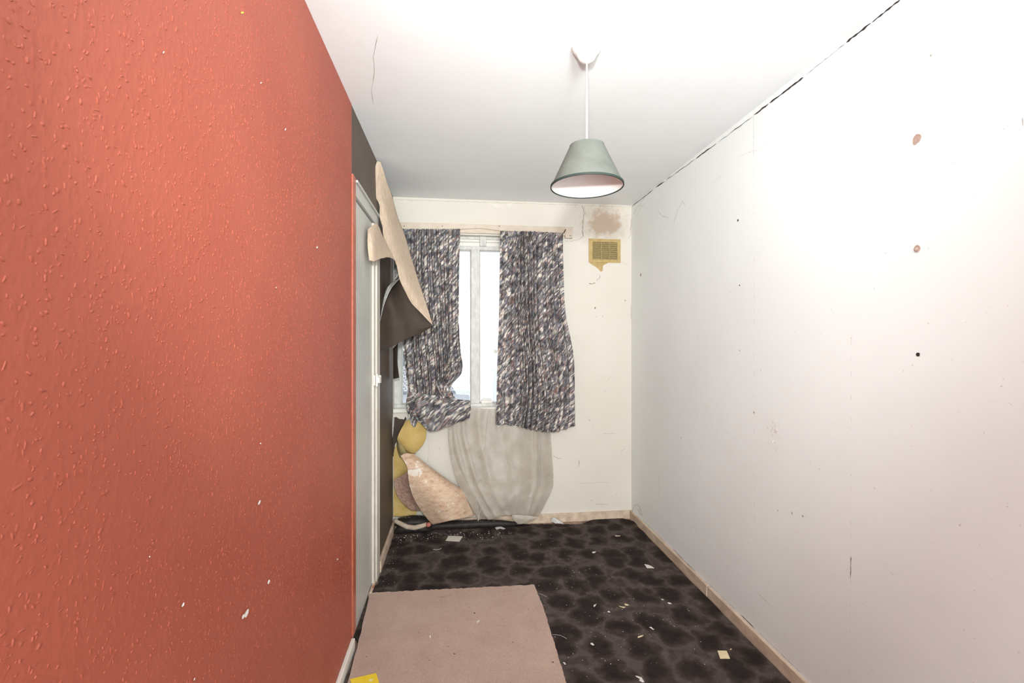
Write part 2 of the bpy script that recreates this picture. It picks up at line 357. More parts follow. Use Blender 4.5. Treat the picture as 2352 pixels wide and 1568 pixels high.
# red wall with real wood chips
YE = 2.073
mb = MB(); mb.box((XL-.09, YR, 0), (XL, YE, ZC), 0)
N = 19000
ys = .35+(YE-.36)*rng.random(N); zs = .06+(ZC-.07)*rng.random(N)
ln = rng.gamma(3, .0011, N)+.0022; wd = (.0012+.0015*rng.random(N)**2); ht = .0004+.0008*rng.random(N)**2
ang = rng.normal(0, .5, N); flip = rng.random(N) < .22; ang[flip] += math.pi/2
for y, z, l, w_, h_, a in zip(ys, zs, ln, wd, ht, ang):
    cy, cz = math.sin(a), math.cos(a); py_, pz = cz, -cy
    l *= .6; b = [(-1, 0), (-.75, 1), (.7, .9), (1, -.1), (.72, -1), (-.7, -.9)]
    vs = [(XL-.0002, y+cy*l*p+py_*w_*q, z+cz*l*p+pz*w_*q) for p, q in b]
    vs += [(XL+h_, y+cy*l*p*.72+py_*w_*q*.5, z+cz*l*p*.72+pz*w_*q*.5) for p, q in b]
    vs = [(a_, b_+random.uniform(-.0002, .0002), c_+random.uniform(-.0003, .0003)) for a_, b_, c_ in vs]
    mb.add(vs, [(i, (i+1) % 6, 6+(i+1) % 6, 6+i) for i in range(6)]+[(6, 7, 8, 9, 10, 11)], 0)
nchip = len(mb.f)
def wl(px, py): return onX(px, py, XL+.0012)
for k, (x, y, a, b, mi) in enumerate([(728, 568, 2.5, 2.5, 1), (598, 1018, 2, 2, 1), (595, 1154, 3, 6, 1), (566, 1408, 4, 12, 1), (558, 1416, 3, 7, 1), (420, 1388, 3, 7, 1), (617, 1336, 3, 6, 1), (775, 1284, 2, 2, 1),
        (556, 29, 4, 3, 2), (375, 120, 2, 3, 1), (655, 297, 1.5, 3, 1), (599, 190, 2, 2, 1), (343, 1278, 2, 2, 1), (446, 1559, 1.5, 4, 1), (634, 660, 1.5, 1.5, 1)]):
    p = wl(x, y); px_ = wl(x+a, y)-p; py_ = wl(x+b*.35, y-b)-p; blob(mb, p, px_, py_, (1, 0, 0), mi, 10, k, .3)
for y0 in range(200, 400, 17):
    ribbon(mb, [wl(725, y0), wl(725, y0+9)], (1, 0, 0), .0012, 1, y0)
ribbon(mb, [wl(82, y) for y in range(60, 330, 18)], (1, 0, 0), .0006, 3, 5)
o = mb.build('wall_left', [M['red'], M['flake'], M['yellow_speck'], M['red']]); fix_normals(o)
o.data.polygons.foreach_set('use_smooth', [6 <= i < nchip for i in range(len(o.data.polygons))]); o['kind'] = 'structure'
# brown wall beyond the door and over it
mb = MB().box((XL-.09, YE, 2.092), (XL-.001, YB, ZC)).box((XL-.09, 2.735, 0), (XL-.001, YB, 2.092)).box((XL-.7, YE-.05, 0), (XL-.6, YB, ZC)).box((XL-.6, YE-.03, 0), (XL-.09, YE, ZC))
mb.box((XL-.7, YB, 0), (XL-.1, YB+.2, ZC))
o = mb.build('wall_left_brown', M['brown_wall']); o['kind'] = 'structure'; o.name = 'wall_left_far'
# rear wall and right wall
MB().box((XL-.1, YR-.1, 0), (XR, YR, ZC)).build('wall_rear', M['wall_white'])['kind'] = 'structure'
mb = MB().box((XR, YR-.1, 0), (XR+.1, YB+.2, ZC)); NX = (-1, 0, 0)
def wr(px, py): return onX(px, py, XR)
for k, (pts, wd, mi, dash) in enumerate([
        ([(1731, 264), (1731, 360)], .0011, 1, 0), ([(1731, 365), (1731, 500)], .0008, 1, 1), ([(1732, 510), (1733, 1240)], .0011, 1, 2),
        ([(1597, 370), (1597, 470)], .0012, 1, 1), ([(1601, 700), (1602, 1150)], .0012, 1, 2), ([(1955, 780), (1955, 1270)], .0007, 1, 2), ([(1955, 1278), (1954, 1325)], .0022, 2, 0), ([(1954, 1330), (1951, 1568)], .0009, 1, 1),
        ([(1862, 215), (1885, 193), (1906, 168), (1911, 150)], .0007, 1, 0), ([(1693, 362), (1718, 350), (1750, 342), (1770, 320)], .0007, 1, 0), ([(1632, 425), (1658, 402)], .0007, 1, 0),
        ([(1455, 492), (1462, 478), (1475, 462), (1482, 450)], .0016, 2, 0), ([(1452, 500), (1451, 520), (1447, 535)], .0013, 2, 0), ([(1462, 500), (1470, 478), (1480, 466)], .0011, 2, 0),
        ([(1512, 485), (1522, 497), (1535, 500), (1532, 510)], .001, 2, 0), ([(1546, 520), (1555, 485), (1568, 462), (1575, 475)], .0012, 2, 0),
        ([(1514, 1090), (1514, 1150)], .0014, 1, 0), ([(1740, 1362), (1776, 1394)], .0012, 1, 0),
        ([(1955, 320), (1956, 500)], .0006, 1, 2), ([(2349, 270), (2350, 290)], .002, 1, 0)]):
    pp = jag(pts, .9 if k in (11, 12, 13, 14, 15) else .6, 3 if k in (11, 12, 13, 14, 15) else 5, k)
    if dash == 0: ribbon(mb, [wr(*p) for p in pp], NX, wd, mi, k)
    else:
        rr = random.Random(k); i = 0
        while i < len(pp)-2:
            n = rr.randint(2, 4); q = pp[i:i+n]
            if len(q) > 1: ribbon(mb, [wr(*p) for p in q], NX, wd, mi, i)
            i += n+rr.randint(1, 2 if dash == 1 else 7)
for k, (x, y, r_, mi) in enumerate([(1695, 506, .0062, 2), (1699, 655, .0038, 2), (1699, 805, .004, 1), (2109, 814, .0062, 2), (1472, 631, .012, 1), (2139, 127, .003, 1), (1787, 1172, .003, 1), (1820, 1178, .004, 1), (1845, 1185, .004, 1), (1565, 1005, .004, 1), (2108, 318, .0135, 3), (2104, 326, .008, 3), (2108, 571, .0105, 1), (1733, 947, .005, 1)]):
    blob(mb, wr(x, y), (0, r_, 0), (0, 0, r_*1.05), NX, mi, 14, k, .18, .0005+.0002*k)
for k in range(34):                        # flaking paint patch
    x = 1778+random.gauss(0, 8); y = random.choice([random.uniform(965, 1000), random.uniform(1010, 1058)])
    if k > 28: x, y = 1622, 905+k*1.
    r_ = random.uniform(.003, .009)
    p = wr(x, y); th = .0018
    ring = [p+Vector((-th*random.uniform(.3, 1.4), r_*.6*math.cos(a)*random.uniform(.5, 1.2), r_*1.3*math.sin(a)*random.uniform(.5, 1.2))) for a in [i*math.pi/3 for i in range(6)]]
    mb.add(ring, [tuple(range(6))], 4)
for a, b, wd in [((1475, 1190), (1530, 1243), .002), ((1545, 1254), (1597, 1316), .004), ((1620, 1340), (1690, 1408), .0015), ((1700, 1418), (1734, 1448), .005), ((1740, 1455), (1840, 1552), .0015)]:
    pp = [wr(*p) for p in jag([a, b], .4, 8, 1)]
    for p in pp: p.z = .068+abs(p.z-.068)*.3
    ribbon(mb, pp, NX, wd, 2, 3)
o = mb.build('wall_right', [M['wall_white'], M['crack_pale'], M['crack'], M['hole_pink'], M['flake']]); o['kind'] = 'structure'
# smudge stains on right wall near the corner
# back wall with window opening
WX0, WX1, WZ0, WZ1 = XL, .725, .866, 2.14
mb = MB().box((XL-.1, YB, 0), (XR, YB+.2, WZ0)).box((XL-.1, YB, WZ1), (XR, YB+.2, ZC)).box((WX1, YB, WZ0), (XR, YB+.2, WZ1))
mb.box((XL-.1, YB, WZ0), (XL, YB+.2, WZ1))
NY = (0, -1, 0)
def wb(px, py): return onY(px, py, YB)
def patch(pts, mi, lift=.0008, amp=1.2, seed=0):
    q = jag(pts+[pts[0]], amp, 5, seed)[:-1]
    mb.add([wb(*p)+Vector((0, -lift, 0)) for p in q], [tuple(range(len(q)))], mi)
patch([(1115, 466), (1150, 470), (1175, 468), (1172, 474), (1150, 473), (1138, 477), (1128, 471)], 2, seed=2)
patch([(1070, 463), (1085, 466), (1086, 468), (1072, 466)], 2, seed=22)
patch([(901, 955), (904, 959), (910, 957), (918, 962), (928, 963), (931, 956), (934, 962), (930, 968), (925, 980), (917, 1000), (908, 1020), (906, 1048), (901, 1048)], 3, seed=3)
patch([(1355, 575), (1378, 600), (1398, 602), (1385, 610), (1384, 622), (1380, 624), (1370, 614), (1354, 604), (1356, 590)], 5, .0006, .6, seed=4)
for k, (pts, wd, mi) in enumerate([
        ([(1337, 472), (1342, 490), (1339, 505), (1338, 528), (1339, 544)], .004, 4), ([(1339, 544), (1332, 548), (1325, 551), (1312, 554), (1297, 554)], .0025, 6), ([(1342, 472), (1344, 488), (1348, 500)], .002, 6),
        ([(1320, 471), (1322, 476)], .006, 6), ([(1442, 550), (1447, 542), (1449, 520), (1450, 500)], .003, 6), ([(1362, 491), (1375, 503), (1383, 514)], .001, 6),
        ([(1426, 601), (1440, 607), (1443, 612)], .0015, 6), ([(1376, 630), (1378, 637), (1370, 645)], .005, 6), ([(1352, 650), (1360, 652), (1368, 649)], .007, 6),
        ([(1270, 1045), (1282, 1053), (1290, 1052)], .004, 6), ([(1330, 1055), (1329, 1072)], .006, 6), ([(1327, 1110), (1400, 1107)], .0012, 6), ([(1355, 1147), (1359, 1149)], .008, 6),
        ([(1423, 1038), (1436, 1030)], .002, 6), ([(1383, 996), (1415, 995)], .002, 6), ([(1332, 941), (1366, 981)], .0006, 6), ([(1294, 1003), (1300, 1001)], .003, 6), ([(1414, 1134), (1417, 1138)], .006, 6),
        ([(984, 1005), (984, 1064)], .0012, 6), ([(1365, 1157), (1400, 1158)], .002, 6), ([(1449, 700), (1450, 738)], .002, 6), ([(1392, 878), (1404, 862)], .0012, 6),
        ([(1080, 941), (1110, 943), (1138, 942)], .006, 4), ([(1064, 939), (1085, 944)], .004, 6),
        ([(918, 513), (1100, 517), (1317, 522)], .0018, 4), ([(1316, 548), (1290, 547)], .002, 4),
        ([(903, 458), (1000, 461), (1200, 467), (1448, 475)], .0018, 6)]):
    ribbon(mb, [wb(*p) for p in jag(pts, .8, 3.5, k)], NY, wd*.75, mi, k)
for k, (x, y, r_) in enumerate([(1367, 707, .009), (1370, 727, .004), (1384, 726, .004), (1354, 964, .004), (1436, 690, .005), (1350, 1070, .003), (1300, 1130, .003), (1010, 1030, .003), (1317, 860, .003), (1390, 900, .003)]):
    blob(mb, wb(x, y), (r_, 0, 0), (0, 0, r_), NY, 6, 9, k, .5)
o = mb.build('wall_back', [M['wall_back'], M['stain'], M['stain2'], M['paper_brown'], M['crack'], M['yellow_paint'], M['scuff']]); o['kind'] = 'structure'

# baseboards
def base(name, mb): o = mb.build(name, M['base'], bevel=.003); o['kind'] = 'structure'; return o
base('baseboard_right', MB().box((XR-.016, 2.0+.27, 0), (XR, YB, .066)).box((XR-.014, YR, 0), (XR, 2.262, .064)))
base('baseboard_back', MB().box((XL+.0, YB-.015, 0), (XR-.017, YB, .066)))
base('baseboard_left', MB().box((XL, 2.74, 0), (XL+.018, YB-.016, .068)))
o = MB().box((XL, YR, 0), (XL+.016, YE-.005, .055)).build('baseboard_left_near', M['frame'], bevel=.003); o['kind'] = 'structure'
mb = MB()
for k, (a, b) in enumerate([((1478, 1200), (1540, 1262)), ((1545, 1266), (1585, 1305)), ((1600, 1320), (1650, 1370)), ((1680, 1400), (1735, 1455))]):
    pass
# cupboard door in the left wall
o = MB().box((XL-.03, 2.135, .012), (XL-.008, 2.63, 2.012)).build('door_1', M['door'], bevel=.002); o['kind'] = 'structure'
st = MB().box((XL-.008, 2.585, .012), (XL+.004, 2.632, 2.012)).build('lipping', M['post'], bevel=.002); st.parent = o
zl = 1.143
lt = MB().box((XL+.004, 2.575, zl-.028), (XL+.012, 2.628, zl+.028)).box((XL+.012, 2.59, zl-.016), (XL+.034, 2.625, zl+.016)).tube([(XL+.020, 2.580, zl-.034), (XL+.020, 2.580, zl+.036)], .006, 10).build('latch', M['frame'], bevel=.0015); lt.parent = o
lt = MB().box((XL+.0121, 2.652, zl-.022), (XL+.030, 2.672, zl+.022)).build('keep', M['frame'], bevel=.0015); lt.parent = o
mb = MB().box((XL-.06, 2.637, 0), (XL+.012, 2.735, 2.02))
o = mb.build('trim_1', M['post'], bevel=.002); o['kind'] = 'structure'
o = MB().box((XL-.06, 2.132, 2.02), (XL+.004, 2.735, 2.09)).box((XL+.004, 2.132, 2.078), (XL+.014, 2.735, 2.09)).build('trim_2', M['door'], bevel=.002); o['kind'] = 'structure'
mb = MB()
for i in range(40):
    z0 = .056+i*(2.096-.056)/40; z1 = z0+(2.096-.056)/40
    mb.box((XL-.05, YE, z0), (XL+.006, 2.13+random.uniform(-.001, .001), z1))
for k in range(26):
    z = random.uniform(.1, 2.05); blob(mb, (XL+.006, 2.127, z), (0, .002, 0), (0, 0, random.uniform(.002, .012)), (1, 0, 0), 1, 8, k, .5)
o = mb.build('trim_3', [M['red_trim'], M['flake']]); o['kind'] = 'structure'

th = MB().box((XL-.004, 2.49, .012), (XL+.010, 2.632, .024)).build('threshold', M['base'], bevel=.002); th.parent = bpy.data.objects['door_1']
th = MB().box((XL+.002, 2.53, .024), (XL+.0108, 2.56, .0246)).build('paint_mark', M['red_trim']); th.parent = bpy.data.objects['door_1']
# window
win = empty('window_1', (.13, YB+.05, WZ0)); win['kind'] = 'structure'
def wx(px, Y): return onY(px, 784, Y).x
def wz(py, Y, px=1092): return onY(px, py, Y).z
Y0 = YB+.045
xm0, xm1 = wx(1081.5, Y0), wx(1101.5, Y0); zt = wz(574, Y0); zt1 = wz(565, Y0); zb = WZ0+.03
mb = MB().box((WX0, Y0, WZ0), (WX1, Y0+.05, zb)).box((WX0+.055, Y0+.001, zt), (WX1-.05, Y0+.05, zt1)).box((WX0, Y0, zb), (WX0+.055, Y0+.05, WZ1)).box((WX1-.05, Y0, zb), (WX1, Y0+.05, WZ1)).box((WX0+.055, Y0, WZ1-.02), (WX1-.05, Y0+.05, WZ1))
mb.build('window_frame', M['window_paint'], win, bevel=.004)
MB().box((xm0, Y0-.012, zb), (xm1, Y0+.05, zt)).build('mullion', M['window_paint'], win, bevel=.004)
xu0, xu1 = wx(1102, Y0), wx(1117, Y0)
MB().box((xu0, Y0-.01, zt1), (xu1, Y0+.05, WZ1)).build('upper_mullion', M['window_paint'], win, bevel=.003)
def casement(x0, x1, z0, z1, r=.016, cut=None):
    m = MB().box((x0, Y0+.012, z0), (x0+r, Y0+.04, z1)).box((x1-r, Y0+.012, z0), (x1, Y0+.04, z1)).box((x0+r, Y0+.012, z0), (x1-r, Y0+.04, z0+r*1.3)).box((x0+r, Y0+.012, z1-r), (x1-r, Y0+.04, z1))
    c_ = m.build('casement', M['window_paint'], win, bevel=.003)
    p = MB().box((x0+r, Y0+.024, z0+r), (x1-r, Y0+.028, z1-r)).build('pane', M['glass']); p.parent = c_
    return c_
casement(WX0+.055, xm0, zb, zt, .006); casement(xm1, WX1-.05, zb, zt, .006)
mb = MB().box((xm1+.012, Y0-.006, zb+.0), (wx(1131, Y0), Y0+.012, zb+.022)).box((xm1+.02, Y0-.002, zb+.022), (wx(1127, Y0), Y0+.012, zb+.032))
mb.build('draught_strip', M['frame'], win, bevel=.002)
for x0, x1 in ((WX0+.055, xu0), (xu1, WX1-.05)):
    m = MB()
    zz = [zt1, zt1+.033, zt1+.062, WZ1-.02]
    for i in range(3): m.box((x0, Y0+.006+.006*i, zz[i]), (x1, Y0+.04, zz[i+1]-.003))
    m.build('fanlight_panel', M['frame'], win, bevel=.003)
MB().box((WX0+.001, YB-.022, WZ0-.022), (WX1+.03, YB+.044, WZ0+.006)).build('window_sill', M['frame'], win, bevel=.004)
# ================================================================ THINGS
# curtain batten
r_ = empty('curtain_batten', (.13, YB-.01, 2.13)); tag(r_, 'long cream wooden batten nailed to the wall above the window, holding both curtains', 'curtain batten')
xe = wx(1315, YB-.02)
MB().box((XL+.002, YB-.02, 2.150), (xe-.055, YB, 2.215)).box((xe-.055, YB-.02, 2.135), (xe, YB, 2.215)).build('board', M['batten'], r_, bevel=.002)
for px in (928, 1016, 1147, 1310): MB().tube([onY(px, 519 if px < 1300 else 541, YB-.0205), onY(px, 519 if px < 1300 else 541, YB-.023)], .0035, 8).build('nail_head', M['crack'], r_)
m = MB().tube([onY(1120, 526, YB-.03), onY(1170, 530, YB-.05), onY(1150, 530, YB-.05)], .001, 6)
m = MB().tube([onY(920, 527, YB-.05), onY(1000, 528, YB-.045), onY(1060, 526, YB-.04), onY(1104, 524, YB-.03), onY(1150, 530, YB-.04), onY(1240, 533, YB-.05), onY(1294, 535, YB-.06)], .0015, 6)
m.build('curtain_wire', M['crack_pale'], r_)
m = MB().tube([onY(1299, 528, YB-.021), onY(1299, 527, YB-.035), onY(1296, 533, YB-.042), onY(1293, 536, YB-.05)], .003, 8)
m.build('hook', M['crack'], r_)

def pleats(spec, amp, flare):
    # spec: list of (centre, width, height) pleat ridges in u
    def f(u, v):
        s = 0
        for k, (c_, w_, h_, dr) in enumerate(spec):
            cc = c_+dr*v+.012*math.sin(v*7+k)
            s += h_*math.exp(-((u-cc)/w_)**2)
        for k, (c_, w_, h_, dr) in enumerate(spec):
            s -= .55*h_*math.exp(-((u-c_-dr*v-w_*1.35-.012*math.sin(v*7+k))/.0035)**2)
        s += .12*math.sin(u*95+v*3)*(1-.4*v)
        return np.array((0, -amp*s*(flare(v)), 0))
    return f
YC = 3.285
rr = random.Random(5)
def C(px, py, dy=0): return onY(px, py, YC+dy)
# right curtain
rows = [[C(1149, 531), C(1185, 532), C(1220, 532), C(1258, 534), C(1293, 536)],
        [C(1148, 600), C(1185, 600), C(1220, 600), C(1258, 600), C(1293, 603)],
        [C(1146, 720), C(1186, 720), C(1222, 720), C(1262, 720), C(1298, 715)],
        [C(1142, 830), C(1188, 830), C(1232, 830), C(1272, 830), C(1317, 815)],
        [C(1140, 920), C(1186, 915), C(1236, 920), C(1282, 925), C(1320, 920)],
        [C(1138, 974), C(1182, 976), C(1226, 987), C(1272, 990), C(1321, 976)]]
sp = [(.06, .05, .5, 0), (.22, .03, .8, -.03), (.30, .018, .9, 0), (.355, .014, .9, 0), (.40, .014, 1., .01), (.445, .014, .9, .02), (.49, .015, .9, .03), (.54, .018, .8, .05), (.62, .03, .7, .03), (.72, .022, .8, .02), (.80, .025, .7, .0), (.88, .02, .7, 0), (.96, .03, .4, 0)]
def fl(v): return .75+.6*v
cu = empty('curtain', C(1220, 975)); tag(cu, 'right curtain in navy, cream and rust brushstroke print, hanging straight beside the air vent', 'curtain', 'brushstroke print curtains at the window')
o = sheet('cloth', rows, M['curtain'], cu, 330, 80, .0015, pleats(sp, .036, fl), seed=1.3)
def gathered(pts, n, y0):
    m = MB()
    for i in range(n):
        t = i/(n-1); a = pts[0]+(pts[1]-pts[0])*t
        m.tube([a+Vector((0, 0, 0)), a+Vector((random.uniform(-.002, .002), 0, random.uniform(.001, .004)))], [.004, .002], 6)
    return m
gathered([C(1151, 531, -.01), C(1291, 536, -.01)], 30, 0).build('heading_tape', M['curtain'], cu)
# left curtain
rows = [[C(905, 526), C(955, 527), C(990, 527), C(1025, 527), C(1057, 526)],
        [C(906, 600), C(955, 600), C(990, 600), C(1025, 600), C(1055, 600)],
        [C(912, 720), C(958, 720), C(994, 720), C(1028, 720), C(1054, 720)],
        [C(926, 795), C(962, 795), C(997, 795), C(1030, 795), C(1057, 795)],
        [C(931, 845), C(966, 848), C(1000, 850), C(1032, 850), C(1062, 850)],
        [C(936, 885), C(968, 885), C(1000, 885), C(1020, 885), C(1040, 880)],
        [C(938, 908), C(968, 905), C(1000, 903), C(1018, 900), C(1034, 896)],
        [C(936, 925), C(968, 922), C(1005, 918), C(1025, 915), C(1046, 914)]]
sp2 = [(.1, .04, .6, 0), (.2, .02, .9, 0), (.27, .018, .8, .03), (.36, .02, .9, .05), (.45, .016, .9, .1), (.52, .02, .8, .12), (.6, .018, .8, .14), (.70, .022, .7, .1), (.80, .03, .6, .03), (.93, .03, .5, 0)]
cu = empty('curtain', C(1000, 975)); tag(cu, 'left curtain in navy, cream and rust brushstroke print, twisted into a bunch above its hem', 'curtain', 'brushstroke print curtains at the window')
sheet('cloth', rows, M['curtain'], cu, 300, 90, .0015, pleats(sp2, .034, fl), seed=4.1)
rows = [[C(938, 900, -.01), C(965, 902, -.02), C(1000, 908, -.03), C(1040, 916, -.03), C(1078, 919, -.02)],
        [C(934, 915, -.05), C(960, 920, -.065), C(1000, 925, -.075), C(1042, 930, -.07), C(1081, 925, -.03)],
        [C(933, 937, -.045), C(958, 948, -.07), C(995, 955, -.08), C(1040, 950, -.07), C(1081, 943, -.03)],
        [C(942, 949, -.03), C(962, 968, -.05), C(992, 990, -.055), C(1032, 977, -.04), C(1078, 961, -.02)]]
def hemfold(u, v): return np.array((0, -.009*math.sin(u*21+v*5)-.006*math.sin(u*43-v*7)-.004*math.sin(v*19+u*4), .0025*math.sin(u*40)*v))
sheet('bunched_hem', rows, M['curtain'], cu, 90, 50, .0015, hemfold, seed=7.7)
rows = [[C(1000, 880, -.02), C(1012, 878, -.035), C(1026, 882, -.02)], [C(1008, 898, -.03), C(1020, 896, -.05), C(1036, 898, -.03)], [C(1016, 914, -.04), C(1032, 912, -.07), C(1047, 916, -.04)]]
sheet('twist', rows, M['curtain'], cu, 30, 30, .0015, lambda u, v: np.array((0, -.006*math.sin(u*25), 0)), seed=9.2)
rows = [[C(934, 940, -.03), C(945, 945, -.05), C(958, 950, -.03)], [C(940, 958, -.02), C(948, 962, -.045), C(960, 963, -.02)], [C(944, 974, -.02), C(952, 981, -.035), C(956, 974, -.02)]]
sheet('loose_tail', rows, M['curtain'], cu, 20, 20, .0015, lambda u, v: np.array((0, -.005*math.sin(u*20), 0)), seed=2.2)
gathered([C(907, 526, -.01), C(1055, 526, -.01)], 32, 0).build('heading_tape', M['curtain'], cu)

# pendant lamp
LX, LY = .4515, 1.563
lamp = empty('pendant_lamp', (LX, LY, ZC)); tag(lamp, 'ceiling pendant lamp with sage green conical shade on a white flex', 'lamp')
MB().lathe([(0, 0), (.050, 0), (.052, -.006), (.050, -.014), (.043, -.024), (.036, -.030), (.031, -.042), (.024, -.052), (.012, -.058), (.006, -.060), (0, -.060)], (LX, LY, ZC), 48).build('ceiling_rose', M['white_plastic'], lamp, smooth=True)
MB().tube([(LX, LY, ZC-.055), (LX, LY, 2.05)], .0032, 10).build('cord', M['white_plastic'], lamp, smooth=True)
zb_, zt_ = 1.902, 2.045; rb, rt = .127, .060
sh = MB().lathe([(rb, zb_), (rb*.5+rt*.5, (zb_+zt_)/2), (rt, zt_)], (LX, LY, 0), 96).build('lamp_shade', M['shade_out'], lamp, smooth=True)
ins = MB().lathe([(rb-.0015, zb_), (rt-.0015, zt_-.001)], (LX, LY, 0), 96).build('lining', M['shade_in'], None, smooth=True); ins.parent = sh
m = MB().lathe([(rb+.0012, zb_-.001), (rb+.0012, zb_+.006), (rb-.0025, zb_+.006), (rb-.0025, zb_-.001), (rb+.0012, zb_-.001)], (LX, LY, 0), 96).build('rim', M['shade_rim'], None); m.parent = sh
m = MB().lathe([(rt+.001, zt_-.004), (rt+.001, zt_+.001), (rt-.002, zt_+.001), (rt-.002, zt_-.004)], (LX, LY, 0), 96).build('top_rim', M['shade_out'], None); m.parent = sh
m = MB()
for k in range(3):
    a = k*2*math.pi/3+.4; m.tube([(LX+math.cos(a)*.018, LY+math.sin(a)*.018, 2.012), (LX+math.cos(a)*(rt-.002), LY+math.sin(a)*(rt-.002), 2.04)], .0012, 6)
m.tube([(LX+.018*math.cos(a), LY+.018*math.sin(a), 2.012) for a in [i*math.pi/10 for i in range(21)]], .0012, 6)
m.build('shade_ring', M['white_plastic'], lamp)
MB().lathe([(0, 2.055), (.010, 2.055), (.013, 2.045), (.017, 2.03), (.017, 2.0), (.015, 1.996), (0, 1.996)], (LX, LY, 0), 32).build('bulb_holder', M['white_plastic'], lamp, smooth=True)

# air vent
vx0, vx1 = wx(1352, YB), wx(1425, YB); vz1 = onY(1390, 549, YB).z; vz0 = onY(1390, 603, YB).z
ve = empty('air_vent', ((vx0+vx1)/2, YB, vz0)); tag(ve, 'square dusty yellow louvred air vent set high in the cream wall beside the right curtain', 'air vent')
gx0, gx1, gz0, gz1 = vx0+.030, vx1-.026, vz0+.022, vz1-.024
m = MB().box((vx0, YB-.006, vz0), (gx0, YB, vz1)).box((gx1, YB-.006, vz0), (vx1, YB, vz1)).box((gx0, YB-.006, gz1), (gx1, YB, vz1)).box((gx0, YB-.006, vz0), (gx1, YB, gz0))
m.build('frame', M['yellow_paint'], ve, bevel=.001)
MB().box((gx0, YB-.001, gz0), (gx1, YB, gz1)).build('backing', M['vent_dark'], ve)
m = MB(); nl = 9
for i in range(nl):
    z = gz0+(gz1-gz0)*(i+.5)/nl; h_ = (gz1-gz0)/nl*.40
    m.add([(gx0, YB-.008, z-h_), (gx1, YB-.008, z-h_), (gx1, YB-.002, z+h_*.6), (gx0, YB-.002, z+h_*.6), (gx0, YB-.006, z-h_*1.3), (gx1, YB-.006, z-h_*1.3)], [(0, 1, 2, 3), (4, 5, 1, 0)])
m.build('louvres', M['vent'], ve)
m = MB()
for t in (1/3, 2/3): x = gx0+(gx1-gx0)*t; m.box((x-.003, YB-.010, gz0), (x+.003, YB-.002, gz1))
m.build('dividers', M['vent'], ve, bevel=.0008)

# big peeled wallpaper sheet on the left wall
pw = empty('peeled_wallpaper', W(870, 806, 2.66)); tag(pw, 'big peach and brown peeled wallpaper sheet drooping from the ceiling over the left curtain', 'wallpaper')
rows = [[W(866, 370, 2.59), W(868, 370, 2.59), W(874, 372, 2.60)],
        [W(861, 388, 2.585), W(870, 390, 2.60), W(881, 393, 2.63)],
        [W(859, 418, 2.585), W(872, 420, 2.62), W(889, 420, 2.68)],
        [W(860, 446, 2.60), W(877, 449, 2.64), W(900, 449, 2.76)],
        [W(871, 470, 2.64), W(886, 474, 2.67), W(907, 475, 2.82)],
        [W(872, 497, 2.63), W(892, 500, 2.67), W(915, 502, 2.86)],
        [W(878, 520, 2.61), W(899, 524, 2.67), W(925, 526, 2.88)],
        [W(882, 545, 2.60), W(905, 550, 2.68), W(934, 553, 2.89)],
        [W(897, 582, 2.64), W(917, 585, 2.72), W(943, 585, 2.91)],
        [W(910, 606, 2.69), W(928, 610, 2.76), W(951, 611, 2.92)],
        [W(918, 642, 2.73), W(938, 648, 2.78), W(963, 650, 2.91)],
        [W(930, 668, 2.77), W(950, 675, 2.80), W(973, 679, 2.9)],
        [W(945, 696, 2.81), W(962, 702, 2.83), W(982, 707, 2.89)],
        [W(965, 717, 2.84), W(975, 722, 2.85), W(988, 727, 2.88)],
        [W(992, 745, 2.86), W(993, 746, 2.86), W(994, 747, 2.865)]]
sheet('curled_strip', rows, M['paper_back'], pw, 20, 110, .0015, ragged=.006, seed=3)
rows = [[W(845, 526, 2.32), W(856, 517, 2.38), W(868, 516, 2.46), W(883, 547, 2.60), W(908, 558, 2.75)],
        [W(844, 562, 2.31), W(857, 560, 2.33), W(869, 560, 2.42), W(892, 568, 2.62), W(918, 584, 2.78)],
        [W(848, 598, 2.32), W(860, 600, 2.34), W(876, 594, 2.44), W(897, 592, 2.60), W(922, 608, 2.80)]]
sheet('folded_flap', rows, M['paper_back'], pw, 40, 24, .0015, ragged=.004, seed=8)
rows = [[W(891, 655, 2.97), W(904, 648, 2.88), W(920, 640, 2.76), W(946, 690, 2.83), W(966, 715, 2.86), W(993, 746, 2.875)],
        [W(882, 690, 2.84), W(897, 690, 2.86), W(920, 700, 2.84), W(946, 722, 2.86), W(968, 734, 2.875), W(993, 747.5, 2.875)],
        [W(873, 735, 2.70), W(896, 738, 2.84), W(922, 745, 2.88), W(945, 752, 2.88), W(966, 753, 2.88), W(992, 749, 2.875)],
        [W(870, 806, 2.66), W(897, 797, 2.85), W(922, 784, 2.90), W(945, 773, 2.9), W(970, 763, 2.9), W(993, 750, 2.88)]]
sheet('brown_face', rows, M['paper_brown'], pw, 60, 40, .0012, ragged=.004, seed=5)
rows = [[W(917, 638, 2.74), W(906, 645, 2.80), W(895, 652, 2.84), W(886, 668, 2.8), W(879, 695, 2.74), W(872, 738, 2.68)],
        [W(916, 642, 2.72), W(907, 652, 2.77), W(899, 662, 2.80), W(890, 680, 2.76), W(881, 704, 2.71), W(872, 741, 2.67)]]
sheet('torn_edge', rows, M['paper_white'], pw, 50, 4, .001, ragged=.003, seed=2)
rows = [[W(903, 800, 3.15), W(908, 795, 3.12), W(914, 788, 3.10)], [W(903, 835, 3.15), W(908, 835, 3.12), W(913, 832, 3.1)], [W(903, 870, 3.16), W(909, 869, 3.13), W(917, 867, 3.1)]]
sheet('brown_strip', rows, M['paper_brown'], pw, 12, 20, .0012, seed=6)

